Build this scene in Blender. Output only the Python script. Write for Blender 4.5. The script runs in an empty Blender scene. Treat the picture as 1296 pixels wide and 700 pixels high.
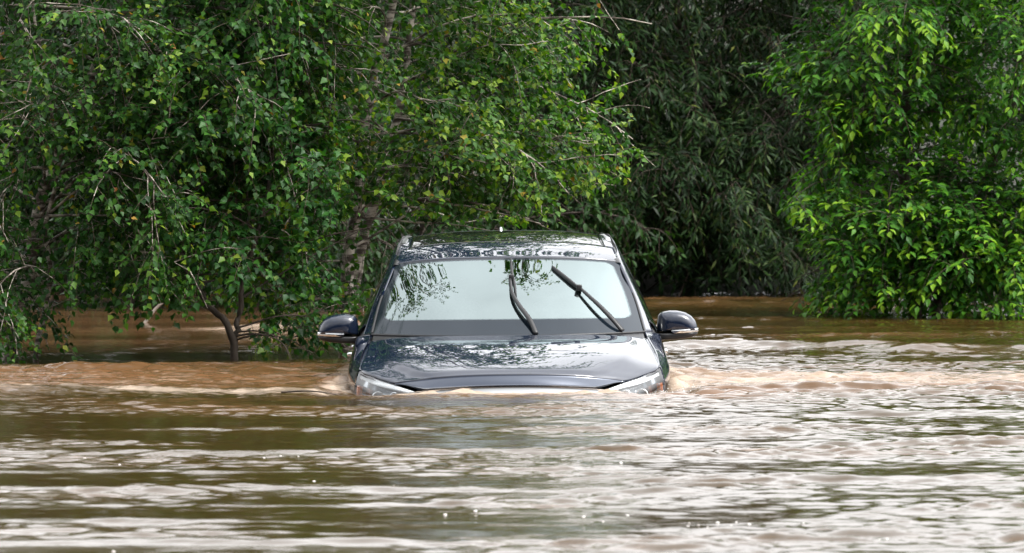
import bpy, math, random
import numpy as np
from mathutils import Vector
R = math.radians
rng = np.random.default_rng(11)
random.seed(11)
scene = bpy.context.scene
COL = scene.collection
F_PX, CAM_H, HOR = 5500.0, 1.1, 253.0        # focal length in photo pixels, camera height above the water, horizon row

# ------------------------------------------------------------------ helpers
def mesh_from(name, V, faces, mat, parent=None, smooth=True, attrs=None, uv=None, mats=None, midx=None):
    """V (n,3); faces: int array (m,3) or (m,4) or a list of such arrays"""
    if not isinstance(faces, (list, tuple)): faces = [faces]
    faces = [np.asarray(f, dtype=np.int32) for f in faces if len(f)]
    me = bpy.data.meshes.new(name)
    V = np.asarray(V, dtype=np.float32)
    me.vertices.add(len(V)); me.vertices.foreach_set('co', V.ravel())
    loops = np.concatenate([f.ravel() for f in faces])
    tot = np.concatenate([np.full(len(f), f.shape[1], dtype=np.int32) for f in faces])
    st = np.zeros(len(tot), dtype=np.int32); st[1:] = np.cumsum(tot)[:-1]
    me.loops.add(len(loops)); me.loops.foreach_set('vertex_index', loops.astype(np.int32))
    me.polygons.add(len(tot)); me.polygons.foreach_set('loop_start', st)
    me.update(calc_edges=True)
    if smooth: me.polygons.foreach_set('use_smooth', np.ones(len(tot), dtype=bool))
    if attrs:
        for k, a in attrs.items():
            at = me.attributes.new(k, 'FLOAT', 'POINT'); at.data.foreach_set('value', np.asarray(a, dtype=np.float32))
    if uv is not None:
        l = me.uv_layers.new(name='UVMap'); l.data.foreach_set('uv', np.asarray(uv, dtype=np.float32)[loops].ravel())
    for m in (mats or [mat]): me.materials.append(m)
    if midx is not None: me.polygons.foreach_set('material_index', np.asarray(midx, dtype=np.int32))
    me.validate()
    o = bpy.data.objects.new(name, me); COL.objects.link(o)
    if parent: o.parent = parent
    return o

def tag(o, label=None, cat=None, group=None, kind=None):
    if label: o['label'] = label
    if cat: o['category'] = cat
    if group: o['group'] = group
    if kind: o['kind'] = kind
    return o

def empty(name, loc=(0, 0, 0), rot=(0, 0, 0)):
    o = bpy.data.objects.new(name, None); COL.objects.link(o)
    o.empty_display_size = .2; o.location = loc; o.rotation_euler = rot
    return o

def norm(v): return v / np.maximum(np.linalg.norm(v, axis=-1, keepdims=True), 1e-9)

def crom(P, t):
    """uniform Catmull-Rom through the rows of P at fractional indices t"""
    P = np.asarray(P, float)
    Q = np.concatenate([[2*P[0]-P[1]], P, [2*P[-1]-P[-2]]])
    t = np.clip(np.asarray(t, float), 0, len(P)-1-1e-9); i = t.astype(int); u = (t-i).reshape((-1,)+(1,)*(P.ndim-1))
    a, b, c, d = Q[i], Q[i+1], Q[i+2], Q[i+3]
    return .5*((2*b)+(-a+c)*u+(2*a-5*b+4*c-d)*u*u+(-a+3*b-3*c+d)*u**3)

def sstep(a, b, x):
    t = np.clip((np.asarray(x, float)-a)/(b-a), 0, 1); return t*t*(3-2*t)

def grid_faces(nu, nv):
    i, j = np.meshgrid(np.arange(nu-1), np.arange(nv-1), indexing='ij')
    a = (i*nv+j).ravel(); return np.stack([a, a+nv, a+nv+1, a+1], 1)

def patch(name, P, mat, parent, flip=False, uv=None, thick=0.0):
    """a panel from a grid of points P (nu,nv,3), with its edges turned in when thick > 0"""
    nu, nv = P.shape[:2]; V = P.reshape(-1, 3); F = grid_faces(nu, nv)
    if thick:
        du = np.gradient(P, axis=0); dv = np.gradient(P, axis=1); n = norm(np.cross(du, dv))
        if flip: n = -n
        b = np.concatenate([np.arange(nv), np.arange(1, nu)*nv+nv-1, (nu-1)*nv+np.arange(nv-2, -1, -1), np.arange(nu-2, 0, -1)*nv])
        base = len(V); V = np.concatenate([V, V[b]-n.reshape(-1, 3)[b]*thick])
        m = len(b); k = np.arange(m); k2 = (k+1) % m
        S = np.stack([b[k], b[k2], base+k2, base+k], 1)
        F = np.concatenate([F, S[:, ::-1] if not flip else S])
        if uv is not None: uv = np.concatenate([uv, uv[b]])
    if flip: F = F[:, ::-1]
    return mesh_from(name, V, F, mat, parent, uv=uv)

def tube_arrays(P, r, sides=6):
    P = np.asarray(P, float); n = len(P)
    r = np.broadcast_to(np.asarray(r, float), (n,))
    T = norm(np.gradient(P, axis=0))
    ref = np.array([0.31, .17, .93]) if abs(T[0][2]) < .9 else np.array([1., .1, 0])
    N = norm(np.cross(T, ref)); B = np.cross(T, N)
    a = np.arange(sides)*2*math.pi/sides
    ring = (N[:, None]*np.cos(a)[None, :, None]+B[:, None]*np.sin(a)[None, :, None])*r[:, None, None]+P[:, None]
    V = ring.reshape(-1, 3)
    i, j = np.meshgrid(np.arange(n-1), np.arange(sides), indexing='ij')
    a0 = (i*sides+j).ravel(); a1 = (i*sides+(j+1) % sides).ravel()
    F = np.stack([a0, a1, a1+sides, a0+sides], 1)
    return V, F

def tubes_arrays(S, D, L, drop, r0, sides=3, segs=3):
    """many thin drooping twigs at once"""
    n = len(S); t = np.linspace(0, 1, segs+1)
    P = S[:, None]+D[:, None]*(L[:, None]*t)[..., None]; P[..., 2] -= (drop[:, None]*t**2)
    N = norm(np.cross(D, np.array([.2, .3, .93]))); B = np.cross(D, N)
    a = np.arange(sides)*2*math.pi/sides
    rad = r0[:, None]*(1-.75*t)
    ring = P[:, :, None]+(N[:, None, None]*np.cos(a)[None, None, :, None]+B[:, None, None]*np.sin(a)[None, None, :, None])*rad[..., None, None]
    V = ring.reshape(-1, 3)
    k = np.arange(n)[:, None, None]*(segs+1)*sides; i = np.arange(segs)[None, :, None]*sides; j = np.arange(sides)[None, None, :]
    a0 = (k+i+j).ravel(); a1 = (k+i+(j+1) % sides).ravel()
    return V, np.stack([a0, a1, a1+sides, a0+sides], 1)

class Acc:
    def __init__(s): s.V, s.F, s.n = [], [], 0
    def add(s, V, F): s.V.append(V); s.F.append(np.asarray(F)+s.n); s.n += len(V); return s
    def tube(s, P, r, sides=6): return s.add(*tube_arrays(P, r, sides))
    def build(s, name, mat, parent=None, smooth=True):
        return mesh_from(name, np.concatenate(s.V), s.F, mat, parent, smooth)

def box_arrays(c, size, bev=.0, rot=None):
    import bmesh
    bm = bmesh.new(); bmesh.ops.create_cube(bm, size=1)
    for v in bm.verts: v.co = Vector((v.co.x*size[0], v.co.y*size[1], v.co.z*size[2]))
    if bev: bmesh.ops.bevel(bm, geom=bm.edges[:]+bm.verts[:], offset=bev, segments=3, affect='EDGES', profile=.5)
    bmesh.ops.triangulate(bm, faces=bm.faces[:])
    V = np.array([v.co[:] for v in bm.verts]); F = np.array([[v.index for v in f.verts] for f in bm.faces])
    bm.free()
    if rot is not None: V = V @ np.array(rot).T
    return V+np.array(c), F

# ------------------------------------------------------------------ materials
def mat(name):
    m = bpy.data.materials.new(name); m.use_nodes = True
    nt = m.node_tree; nt.nodes.clear()
    out = nt.nodes.new('ShaderNodeOutputMaterial')
    return m, nt, out
def N(nt, t, **kw):
    n = nt.nodes.new('ShaderNode'+t)
    for k, v in kw.items():
        if k in n.inputs.keys(): n.inputs[k].default_value = v
        else: setattr(n, k, v)
    return n
def principled(name, col, rough=.5, metal=0., coat=0., coat_rough=.03, ior=1.5, noise=None, bump=None, spec=.5, trans=0.):
    m, nt, out = mat(name); L = nt.links.new
    p = N(nt, 'BsdfPrincipled'); L(p.outputs[0], out.inputs[0])
    p.inputs['Base Color'].default_value = (*col, 1); p.inputs['Roughness'].default_value = rough
    p.inputs['Metallic'].default_value = metal; p.inputs['Coat Weight'].default_value = coat
    p.inputs['Coat Roughness'].default_value = coat_rough; p.inputs['IOR'].default_value = ior
    p.inputs['Specular IOR Level'].default_value = spec; p.inputs['Transmission Weight'].default_value = trans
    tc = N(nt, 'TexCoord')
    if noise:   # (scale, amount): colour wear
        t = N(nt, 'TexNoise', Scale=noise[0], Detail=5.); L(tc.outputs['Object'], t.inputs['Vector'])
        r = N(nt, 'ValToRGB'); L(t.outputs[0], r.inputs[0])
        a = noise[1]
        r.color_ramp.elements[0].position = .3; r.color_ramp.elements[1].position = .7
        r.color_ramp.elements[0].color = (*[c*(1-a) for c in col], 1); r.color_ramp.elements[1].color = (*[c*(1+a) for c in col], 1)
        L(r.outputs[0], p.inputs['Base Color'])
    if bump:    # (scale, strength, distance)
        t = N(nt, 'TexNoise', Scale=bump[0], Detail=3.); L(tc.outputs['Object'], t.inputs['Vector'])
        b = N(nt, 'Bump', Strength=bump[1], Distance=bump[2]); L(t.outputs[0], b.inputs['Height'])
        L(b.outputs[0], p.inputs['Normal'])
        if coat: L(b.outputs[0], p.inputs['Coat Normal'])
    return m

def leaf_material(name, stops, trans=.35, rough=.45, tcol=(1.3, 1.5, .5), spec=.22):
    m, nt, out = mat(name); L = nt.links.new
    at = N(nt, 'Attribute', attribute_name='tone')
    r = N(nt, 'ValToRGB'); L(at.outputs['Fac'], r.inputs[0])
    cr = r.color_ramp
    while len(cr.elements) < len(stops): cr.elements.new(.5)
    for e, (pos, c) in zip(cr.elements, stops): e.position = pos; e.color = (*c, 1)
    p = N(nt, 'BsdfPrincipled', Roughness=rough); L(r.outputs[0], p.inputs['Base Color'])
    p.inputs['Specular IOR Level'].default_value = spec
    mx = N(nt, 'Mix', data_type='RGBA', blend_type='MULTIPLY'); mx.inputs[0].default_value = 1
    L(r.outputs[0], mx.inputs[6]); mx.inputs[7].default_value = (*tcol, 1)
    tr = N(nt, 'BsdfTranslucent'); L(mx.outputs[2], tr.inputs[0])
    ms = N(nt, 'MixShader'); ms.inputs[0].default_value = trans
    L(p.outputs[0], ms.inputs[1]); L(tr.outputs[0], ms.inputs[2]); L(ms.outputs[0], out.inputs[0])
    return m

def bark_material(name, base, dark, sc=(6, 6, 22), lo=.45, hi=.6):
    m, nt, out = mat(name); L = nt.links.new
    tc = N(nt, 'TexCoord'); mp = N(nt, 'Mapping'); mp.inputs['Scale'].default_value = sc
    L(tc.outputs['Object'], mp.inputs[0])
    t = N(nt, 'TexNoise', Scale=1., Detail=6., Roughness=.65); L(mp.outputs[0], t.inputs['Vector'])
    r = N(nt, 'ValToRGB'); L(t.outputs[0], r.inputs[0])
    r.color_ramp.elements[0].position = lo; r.color_ramp.elements[0].color = (*dark, 1)
    r.color_ramp.elements[1].position = hi; r.color_ramp.elements[1].color = (*base, 1)
    p = N(nt, 'BsdfPrincipled', Roughness=.8); L(r.outputs[0], p.inputs['Base Color'])
    b = N(nt, 'Bump', Strength=.5, Distance=.01); L(t.outputs[0], b.inputs['Height']); L(b.outputs[0], p.inputs['Normal'])
    L(p.outputs[0], out.inputs[0]); return m

M = {}
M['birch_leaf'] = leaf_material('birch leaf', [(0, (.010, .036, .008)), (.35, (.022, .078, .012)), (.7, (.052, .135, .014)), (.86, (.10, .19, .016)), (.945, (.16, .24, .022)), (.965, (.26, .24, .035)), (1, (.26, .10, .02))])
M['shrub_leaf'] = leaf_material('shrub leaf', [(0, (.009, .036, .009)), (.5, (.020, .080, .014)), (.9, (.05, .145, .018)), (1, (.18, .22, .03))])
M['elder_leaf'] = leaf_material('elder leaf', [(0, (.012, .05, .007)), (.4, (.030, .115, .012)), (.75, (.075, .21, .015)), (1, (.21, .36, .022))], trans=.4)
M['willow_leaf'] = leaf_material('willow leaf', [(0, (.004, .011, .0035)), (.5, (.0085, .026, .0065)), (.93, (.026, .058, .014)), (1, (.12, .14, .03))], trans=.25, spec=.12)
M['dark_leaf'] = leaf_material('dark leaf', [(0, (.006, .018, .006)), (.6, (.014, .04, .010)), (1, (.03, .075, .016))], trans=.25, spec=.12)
M['birch_bark'] = bark_material('birch bark', (.52, .46, .40), (.06, .045, .035))
M['brown_bark'] = bark_material('brown bark', (.075, .055, .04), (.025, .018, .013), (14, 14, 5), .35, .7)
M['twig'] = principled('twig', (.07, .045, .028), .7)
M['pale_wood'] = bark_material('pale dead wood', (.36, .32, .28), (.16, .13, .1), (20, 20, 20), .35, .7)

# car
M['paint'] = principled('navy metallic paint', (.004, .009, .024), .45, 0., 1., .010, spec=.02)
M['paint'].node_tree.nodes['Principled BSDF'].inputs['Coat IOR'].default_value = 1.78
M['nose_sky_sheen'] = principled('wet navy nose with painted sky sheen', (.020, .030, .054), .34, .5, 1., .06, bump=(240., .25, .0008))  # lighter, bluer base than the body paints in reflected sky; bump is water beads
M['black_shell'] = principled('black shell', (.006, .006, .007), .55)
M['black_plastic'] = principled('black plastic', (.012, .012, .013), .38, bump=(300., .05, .001))
M['rubber'] = principled('black rubber', (.010, .010, .011), .45)
M['chrome'] = principled('chrome', (.78, .79, .8), .10, 1.)
M['rail_metal'] = principled('satin rail metal', (.52, .53, .55), .28, 1.)
M['side_glass'] = principled('tinted side glass', (.008, .011, .010), .02, ior=1.55)
M['mirror_glass'] = principled('mirror glass', (.75, .77, .78), .02, 1.)
M['cloth'] = principled('grey seat cloth', (.11, .115, .12), .9, noise=(60., .3))
M['dash'] = principled('dashboard vinyl', (.05, .055, .055), .5)
M['white_lamp'] = principled('white light guide', (.85, .87, .88), .2, coat=.6)
M['amber'] = principled('amber lens', (.75, .18, .02), .12, coat=1.)
M['reflector'] = principled('lamp reflector', (.30, .32, .34), .16, 1.)

def thin_glass(name, refl, tint, body):
    m, nt, out = mat(name); L = nt.links.new
    fr = N(nt, 'Fresnel', IOR=1.5)
    g = N(nt, 'BsdfGlossy', Roughness=.01); g.inputs[0].default_value = (1, 1, 1, 1)
    tr = N(nt, 'BsdfTransparent'); tr.inputs[0].default_value = (*tint, 1)
    ma = N(nt, 'Math', operation='MULTIPLY_ADD'); ma.inputs[1].default_value = 1-refl; ma.inputs[2].default_value = refl
    L(fr.outputs[0], ma.inputs[0])
    ms = N(nt, 'MixShader'); L(ma.outputs[0], ms.inputs[0]); L(tr.outputs[0], ms.inputs[1]); L(g.outputs[0], ms.inputs[2])
    L(ms.outputs[0], out.inputs[0]); return m
M['lens'] = thin_glass('clear lens', .04, (.92, .94, .95), 0)

def windscreen_material():
    """laminated glass with a heat-reflecting metal film, and the black printed border round it"""
    m, nt, out = mat('windscreen glass'); L = nt.links.new
    uv = N(nt, 'UVMap'); sp = N(nt, 'SeparateXYZ'); L(uv.outputs[0], sp.inputs[0])
    def math_(op, a, b=None, c=None):
        n = N(nt, 'Math', operation=op)
        for i, v in enumerate((a, b, c)):
            if v is None: continue
            if isinstance(v, (int, float)): n.inputs[i].default_value = v
            else: L(v, n.inputs[i])
        return n.outputs[0]
    # rounded rectangle signed distance in metres (u: 0..1 over about 1.6 m, v: 0..1 over about 0.95 m of glass)
    x = math_('ABSOLUTE', math_('MULTIPLY', math_('SUBTRACT', sp.outputs[0], .5), 1.62))
    y = math_('ABSOLUTE', math_('MULTIPLY', math_('SUBTRACT', sp.outputs[1], .585), .95))
    qx = math_('SUBTRACT', x, .755-.07); qy = math_('SUBTRACT', y, .374-.07)
    ln = math_('SQRT', math_('ADD', math_('POWER', math_('MAXIMUM', qx, 0), 2), math_('POWER', math_('MAXIMUM', qy, 0), 2)))
    d = math_('SUBTRACT', math_('ADD', ln, math_('MINIMUM', math_('MAXIMUM', qx, qy), 0)), .07)
    mr = N(nt, 'MapRange', clamp=True); L(d, mr.inputs[0]); mr.inputs[1].default_value = -.012; mr.inputs[2].default_value = .006
    border = mr.outputs[0]
    fr = N(nt, 'Fresnel', IOR=1.52)
    # clear part
    g = N(nt, 'BsdfGlossy', Roughness=.012); g.inputs[0].default_value = (.80, .94, .94, 1)
    tr = N(nt, 'BsdfTransparent'); tr.inputs[0].default_value = (.50, .60, .57, 1)
    f = math_('MULTIPLY_ADD', fr.outputs[0], .73, .27)
    clear = N(nt, 'MixShader'); L(f, clear.inputs[0]); L(tr.outputs[0], clear.inputs[1]); L(g.outputs[0], clear.inputs[2])
    b = N(nt, 'BsdfPrincipled', Roughness=.06); b.inputs['Base Color'].default_value = (.004, .007, .011, 1); b.inputs['IOR'].default_value = 1.42; b.inputs['Specular Tint'].default_value = (.72, .86, 1, 1)
    ms = N(nt, 'MixShader'); L(border, ms.inputs[0]); L(clear.outputs[0], ms.inputs[1]); L(b.outputs[0], ms.inputs[2])
    L(ms.outputs[0], out.inputs[0]); return m
M['windscreen'] = windscreen_material()

# ------------------------------------------------------------------ the car
# car coordinates: x to the photo's right, y back from the nose, z above the flood water; the root stands on the road 0.78 m down
CAR_Y, CAR_DEPTH = 25.0, .78
ROOT_Y = 2.3
car = empty('flooded_car', (-.01-.008, CAR_Y+ROOT_Y+.016, -CAR_DEPTH+.046), (R(1.15), R(-.6), R(.4)))
tag(car, 'dark navy SUV stranded nose-on in brown flood water up to its headlights', 'car')
def cl(P):
    P = np.array(P, float); P[..., 1] -= ROOT_Y; P[..., 2] += CAR_DEPTH; return P

A = [(.883,.50,.107),(.872,.85,.172),(.842,1.22,.232),(.836,1.50,.262),(.788,1.82,.455),(.706,2.12,.663),(.668,2.80,.785),(.655,3.50,.785),(.63,3.95,.755),(.71,4.35,.50),(.75,4.62,.2)]
B = [(.893,.505,.080),(.922,.88,.140),(.915,1.25,.192),(.888,1.60,.252),(.826,1.95,.440),(.750,2.25,.625),(.716,2.80,.732),(.702,3.50,.735),(.68,4.0,.715),(.77,4.40,.48),(.81,4.64,.2)]
Cc = [(.903,.510,.030),(.946,.90,.090),(.948,1.30,.140),(.936,1.70,.215),(.938,2.10,.235),(.940,2.50,.245),(.938,2.90,.255),(.93,3.50,.270),(.905,4.05,.28),(.875,4.40,.26),(.84,4.66,.15)]
D = [(.910,.515,-.03),(.958,.92,.0),(.968,1.35,.02),(.974,1.75,.03),(.978,2.15,.03),(.978,2.55,.03),(.976,2.95,.03),(.972,3.55,.03),(.95,4.10,.03),(.91,4.42,.02),(.86,4.70,0)]
E = [(.915,.53,-.35),(.945,.95,-.38),(.945,1.40,-.40),(.945,1.80,-.42),(.945,2.20,-.42),(.945,2.60,-.42),(.945,3.0,-.42),(.94,3.60,-.42),(.92,4.14,-.40),(.88,4.45,-.38),(.83,4.70,-.35)]
CURV = np.array([A, B, Cc, D, E])          # (5, 11, 3)
def side(k0, k1, v0, v1, nk=None, nv=None, off=0.):
    """points of the flank between stations k0..k1 and curves v0..v1"""
    nk = nk or max(4, int((k1-k0)*9)); nv = nv or max(4, int((v1-v0)*7))
    def ev(kk, vv):
        rows = np.stack([crom(CURV[i], kk) for i in range(5)])
        return np.swapaxes(crom(rows, vv), 0, 1)
    kk = np.linspace(k0, k1, nk); vv = np.linspace(v0, v1, nv)
    P = ev(kk, vv)
    if off:
        n = norm(np.cross(np.gradient(P, axis=0), np.gradient(P, axis=1)))
        n[n[..., 0] < 0] *= -1; P = P-n*off
    return P
def both(name, P, m, thick=.0, uv=None):
    """a right-hand part and its mirror image"""
    for s in (1, -1):
        Q = P.copy(); Q[..., 0] *= s
        patch(name, cl(Q), m, car, flip=(s > 0), thick=thick, uv=uv)

both('front_fender', side(0.0, 2.96, 0, 4), M['paint'], .012)
both('front_door', side(3.02, 5.40, 2.02, 4), M['paint'], .012)
both('rear_door', side(5.45, 7.40, 2.02, 4), M['paint'], .012)
both('rear_fender', side(7.45, 10, 2.02, 4), M['paint'], .012)
both('roof_pillar', side(3.0, 10, 0.0, .97), M['paint'], .012)
both('side_window', side(3.35, 5.36, 1.02, 1.97), M['side_glass'])
both('side_window', side(5.46, 7.36, 1.02, 1.97), M['side_glass'])
both('rear_fender', side(7.46, 10, 1.02, 1.99), M['paint'], .01)

# black inner shell that closes the seams
sh = Acc()
for s in (1, -1):
    P = side(0, 10, 0, 4, 90, 30, off=.018); P[..., 0] *= s
    sh.add(cl(P).reshape(-1, 3), grid_faces(90, 30))

# bonnet
SIDE_H = [(.668,.205,.040),(.775,.325,.068),(.883,.50,.107),(.872,.85,.172),(.842,1.22,.232)]
CEN_H = [(0,.05,.092),(0,.22,.130),(0,.48,.178),(0,.80,.228),(0,1.10,.262)]
def bonnet(scale=1., drop=0., ns=81, nt=50, t0=0.):
    t = np.linspace(t0, 1, nt); s = np.linspace(-scale, scale, ns)
    Ps, Pc = crom(SIDE_H, t*4), crom(CEN_H, t*4)
    a = np.abs(s)[None, :]
    P = np.zeros((nt, ns, 3))
    P[..., 0] = s[None, :]*Ps[:, :1]
    P[..., 1] = Pc[:, 1:2]+(Ps[:, 1:2]-Pc[:, 1:2])*a**2.2
    P[..., 2] = Pc[:, 2:3]+(Ps[:, 2:3]-Pc[:, 2:3])*a**(2.4+1.6*t[:, None])
    sr = (.70+.20*t)[:, None]                               # pressed ridge running back and outwards
    w = (sstep(0, .12, t)*(1-.7*sstep(.75, 1, t)))[:, None]
    P[..., 2] += .017*w*(1-sstep(sr-.045, sr+.045, a))-.004*w
    P[..., 2] -= .004*w*np.exp(-((a-sr-.1)/.07)**2)
    P[..., 2] -= drop
    return P
P = bonnet(.993, 0., t0=.006); patch('bonnet', cl(P), M['paint'], car, flip=True, thick=.014)
P = bonnet(1., .02); sh.add(cl(P).reshape(-1, 3), grid_faces(50, 81))

# nose panel between the bonnet's front edge and the chrome bar
def nose(ns=61, nv=8):
    s = np.linspace(-1, 1, ns); a = np.abs(s)
    top = bonnet(1., 0., ns, 2)[0]; top[:, 2] -= .003; top[:, 1] -= .003
    bot = np.stack([s*.60, .0+.085*a**2.4, .034-.030*a**2], 1)
    k = sstep(.80, 1., a)[:, None]; bot = bot*(1-k)+(top-np.array([0, 0, .004]))*k
    v = np.linspace(0, 1, nv)[:, None, None]
    P = top[None]*(1-v)+bot[None]*v
    P[..., 1] -= (np.sin(v[..., 0]*math.pi)*.006)*(1-a[None]**4)
    return P
patch('nose_panel', cl(nose()), M['nose_sky_sheen'], car, flip=False, thick=.012)
# chrome bar and grille
s = np.linspace(-1, 1, 61); a = np.abs(s)
t = np.stack([s*.585, .014+.085*a**2.4, .024-.030*a**2], 1); b = t+np.array([0, -.012, -.034]); mid = (t+b)/2+np.array([0, -.012, 0])
patch('chrome_bar', cl(np.stack([t, mid, b])), M['chrome'], car, flip=False, thick=.01)
g = Acc()
for i in range(4):
    z = -.03-.05*i
    V, F = tube_arrays(cl(np.stack([s*.5, .02+.06*a**2.4, z-.02*a**2], 1)), .009, 6); g.add(V, F)
gr = g.build('grille', M['black_plastic'], car)
t = np.stack([s*.60, .02+.10*a**2.4, -.015-.030*a**2], 1)
bump = np.stack([t, t+np.array([0, -.01, -.1]), t+np.array([0, .0, -.22]), t+np.array([0, .04, -.33])])
patch('bumper', cl(bump+np.array([0, .03, 0])), M['black_plastic'], car)

# headlights
HT = np.array([(.545,.075,-.004),(.668,.200,.031),(.775,.322,.059),(.880,.498,.096)])
HB = np.array([(.560,.060,-.050),(.670,.150,-.095),(.800,.290,-.105),(.907,.505,-.085)])
for sg in (1, -1):
    root = empty('headlight'); root.parent = car
    def hp(v0, v1, u0=0, u1=1, inset=0., nu=26, nv=9):
        u = np.linspace(u0*3, u1*3, nu); v = np.linspace(v0, v1, nv)[:, None, None]
        T, Bm = crom(HT, u), crom(HB, u)
        P = T[None]*(1-v)+Bm[None]*v
        out = norm(np.array([.55, -.8, .15])); P = P+out*(.022*np.sin(np.clip(v, 0, 1)*math.pi))-out*inset
        P[..., 0] *= sg; return cl(P)
    patch('lens', hp(0, 1), M['lens'], root, flip=(sg < 0))
    patch('reflector', hp(.02, 1, 0, 1, .045), M['reflector'], root, flip=(sg < 0))
    patch('light_guide', hp(.04, .22, .03, .97, .012), M['white_lamp'], root, flip=(sg < 0), thick=.012)
    patch('turn_signal', hp(.46, .80, .93, .985, .010, 8, 6), M['amber'], root, flip=(sg < 0), thick=.02)
    for (u, v, r) in ((.62, .62, .032), (.36, .55, .026)):
        c = hp(v, v, u, u, .035, 1, 1)[0, 0]
        th = np.linspace(0, 2*math.pi, 21)
        acc = Acc()
        for (ra, d) in ((r, 0),):
            ring = c+np.stack([np.cos(th)*r, np.full(21, -.012), np.sin(th)*r], 1); acc.tube(ring, .006, 6)
        acc.build('lamp_ring', M['chrome'], root)
# bumper flank under the headlights
for sg in (1, -1):
    u = np.linspace(0, 3, 26); T = crom(HB, u); v = np.linspace(0, 1, 6)[:, None, None]
    P = T[None]+np.array([0, .01, -.26])*v+np.array([.015, -.03, 0])*np.sin(v*math.pi); P[..., 0] *= sg
    patch('bumper', cl(P), M['paint'], car, flip=(sg < 0))

# windscreen
WS_S = np.array([(.832,1.50,.262),(.784,1.82,.455),(.700,2.12,.663)])
WS_C = np.array([(0,1.17,.262),(0,1.56,.490),(0,2.00,.698)])
def ws(sv, tv, off=0.):
    sv = np.asarray(sv, float); tv = np.asarray(tv, float)
    Ps, Pc = crom(WS_S, tv.ravel()*2), crom(WS_C, tv.ravel()*2)
    a = np.abs(sv.ravel())
    P = np.stack([sv.ravel()*Ps[:, 0], Pc[:, 1]+(Ps[:, 1]-Pc[:, 1])*a**2.3, Pc[:, 2]+(Ps[:, 2]-Pc[:, 2])*a**2.6], 1)
    P[:, 2] += off*.88; P[:, 1] -= off*.48
    return P.reshape(sv.shape+(3,))
tt, ss = np.meshgrid(np.linspace(.0, 1, 50), np.linspace(-.988, .988, 80), indexing='ij')
uv = np.stack([(ss.ravel()+1)/2, tt.ravel()], 1)
patch('windscreen', cl(ws(ss, tt)), M['windscreen'], car, flip=True, uv=uv)
# rubber seal round the windscreen
se = Acc()
loop = np.concatenate([ws(np.linspace(-1, 1, 40), np.full(40, -.0)), ws(np.full(24, 1.), np.linspace(.02, 1, 24)), ws(np.linspace(.98, -1, 40), np.full(40, 1.0)), ws(np.full(24, -1.), np.linspace(.98, 0.02, 24))])
se.tube(cl(loop+np.array([0, .006, -.006])), .009, 6)
se.build('windscreen_seal', M['rubber'], car)
# scuttle panel under the wipers
s = np.linspace(-.99, .99, 50); a = np.abs(s)
b1 = ws(s, np.full(50, .015)); b0 = np.stack([s*.84, 1.085+.13*a**2.2, .236-.02*a**2.4], 1)
patch('scuttle_panel', cl(np.stack([b0, (b0+b1)/2+np.array([0, 0, -.022]), b1+np.array([0, .004, -.012])])), M['black_plastic'], car, flip=True)

# roof
CEN_R = np.array([(0,2.005,.704),(0,2.40,.777),(0,2.90,.826),(0,3.30,.836),(0,3.70,.818),(0,3.97,.790)])
EDGE_K = np.array([5.02, 5.42, 6.05, 6.7, 7.4, 8.0])
def roof(t0, t1, nt, ns, scale=1., drop=0.):
    tt_ = np.linspace(t0, t1, nt); kk = np.interp(tt_, np.arange(6), EDGE_K)
    Pe = crom(CURV[0], kk); Pc = crom(CEN_R, tt_); s_ = np.linspace(-scale, scale, ns); a_ = np.abs(s_)[None]
    P = np.zeros((nt, ns, 3)); P[..., 0] = s_[None]*Pe[:, :1]
    P[..., 1] = Pc[:, 1:2]+(Pe[:, 1:2]-Pc[:, 1:2])*a_**2.3
    P[..., 2] = Pc[:, 2:3]+(Pe[:, 2:3]-Pc[:, 2:3])*a_**3-drop
    return P
patch('roof', cl(roof(0, 1.15, 16, 61, .995)), M['paint'], car, flip=True, thick=.01)
m_glassroof = principled('dark roof glass', (.006, .008, .008), .03, ior=1.55)
patch('sunroof', cl(roof(1.17, 3.4, 30, 61, .90, .002)), m_glassroof, car, flip=True, thick=.01)
def strip(sg):
    P = roof(1.17, 3.4, 30, 201, 1.0)
    P = P[:, 191:] if sg > 0 else P[:, :10]
    return P
for sg in (1, -1): patch('roof', cl(strip(sg)), M['paint'], car, flip=True, thick=.01)
patch('roof', cl(roof(3.42, 5, 20, 61, .995)), M['paint'], car, flip=True, thick=.01)
P = roof(0, 5, 50, 61, 1., .02); sh.add(cl(P).reshape(-1, 3), grid_faces(50, 61))
# tailgate
CEN_T = np.array([(0,3.99,.782),(0,4.40,.50),(0,4.70,.20),(0,4.76,-.36)])
kk = np.array([8.05, 9, 10, 10]); Pe = np.concatenate([crom(CURV[0], kk[:3]), [(.80,4.70,-.35)]])
def tail(t0, t1, n, sc=1., drop=0.):
    t_ = np.linspace(t0, t1, n); pc, pe = crom(CEN_T, t_), crom(Pe, t_); s_ = np.linspace(-sc, sc, 41); a_ = np.abs(s_)[None]
    P = pc[:, None]+(pe-pc)[:, None]*(a_[..., None]**2.5); P[..., 0] = s_[None]*pe[:, :1]; P[..., 1] -= drop; return P
patch('rear_window', cl(tail(.12, 1., 12, .93)), M['side_glass'], car, flip=True)
patch('tailgate', cl(tail(1.02, 3, 20)), M['paint'], car, flip=True, thick=.01)
patch('rear_spoiler', cl(tail(-.0, .12, 4, 1.)+np.array([0, .03, .012])), M['paint'], car, flip=True, thick=.02)
P = tail(0, 3, 30, 1., .02); sh.add(cl(P).reshape(-1, 3), grid_faces(30, 41))
sh.build('inner_shell', M['black_shell'], car)

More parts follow.
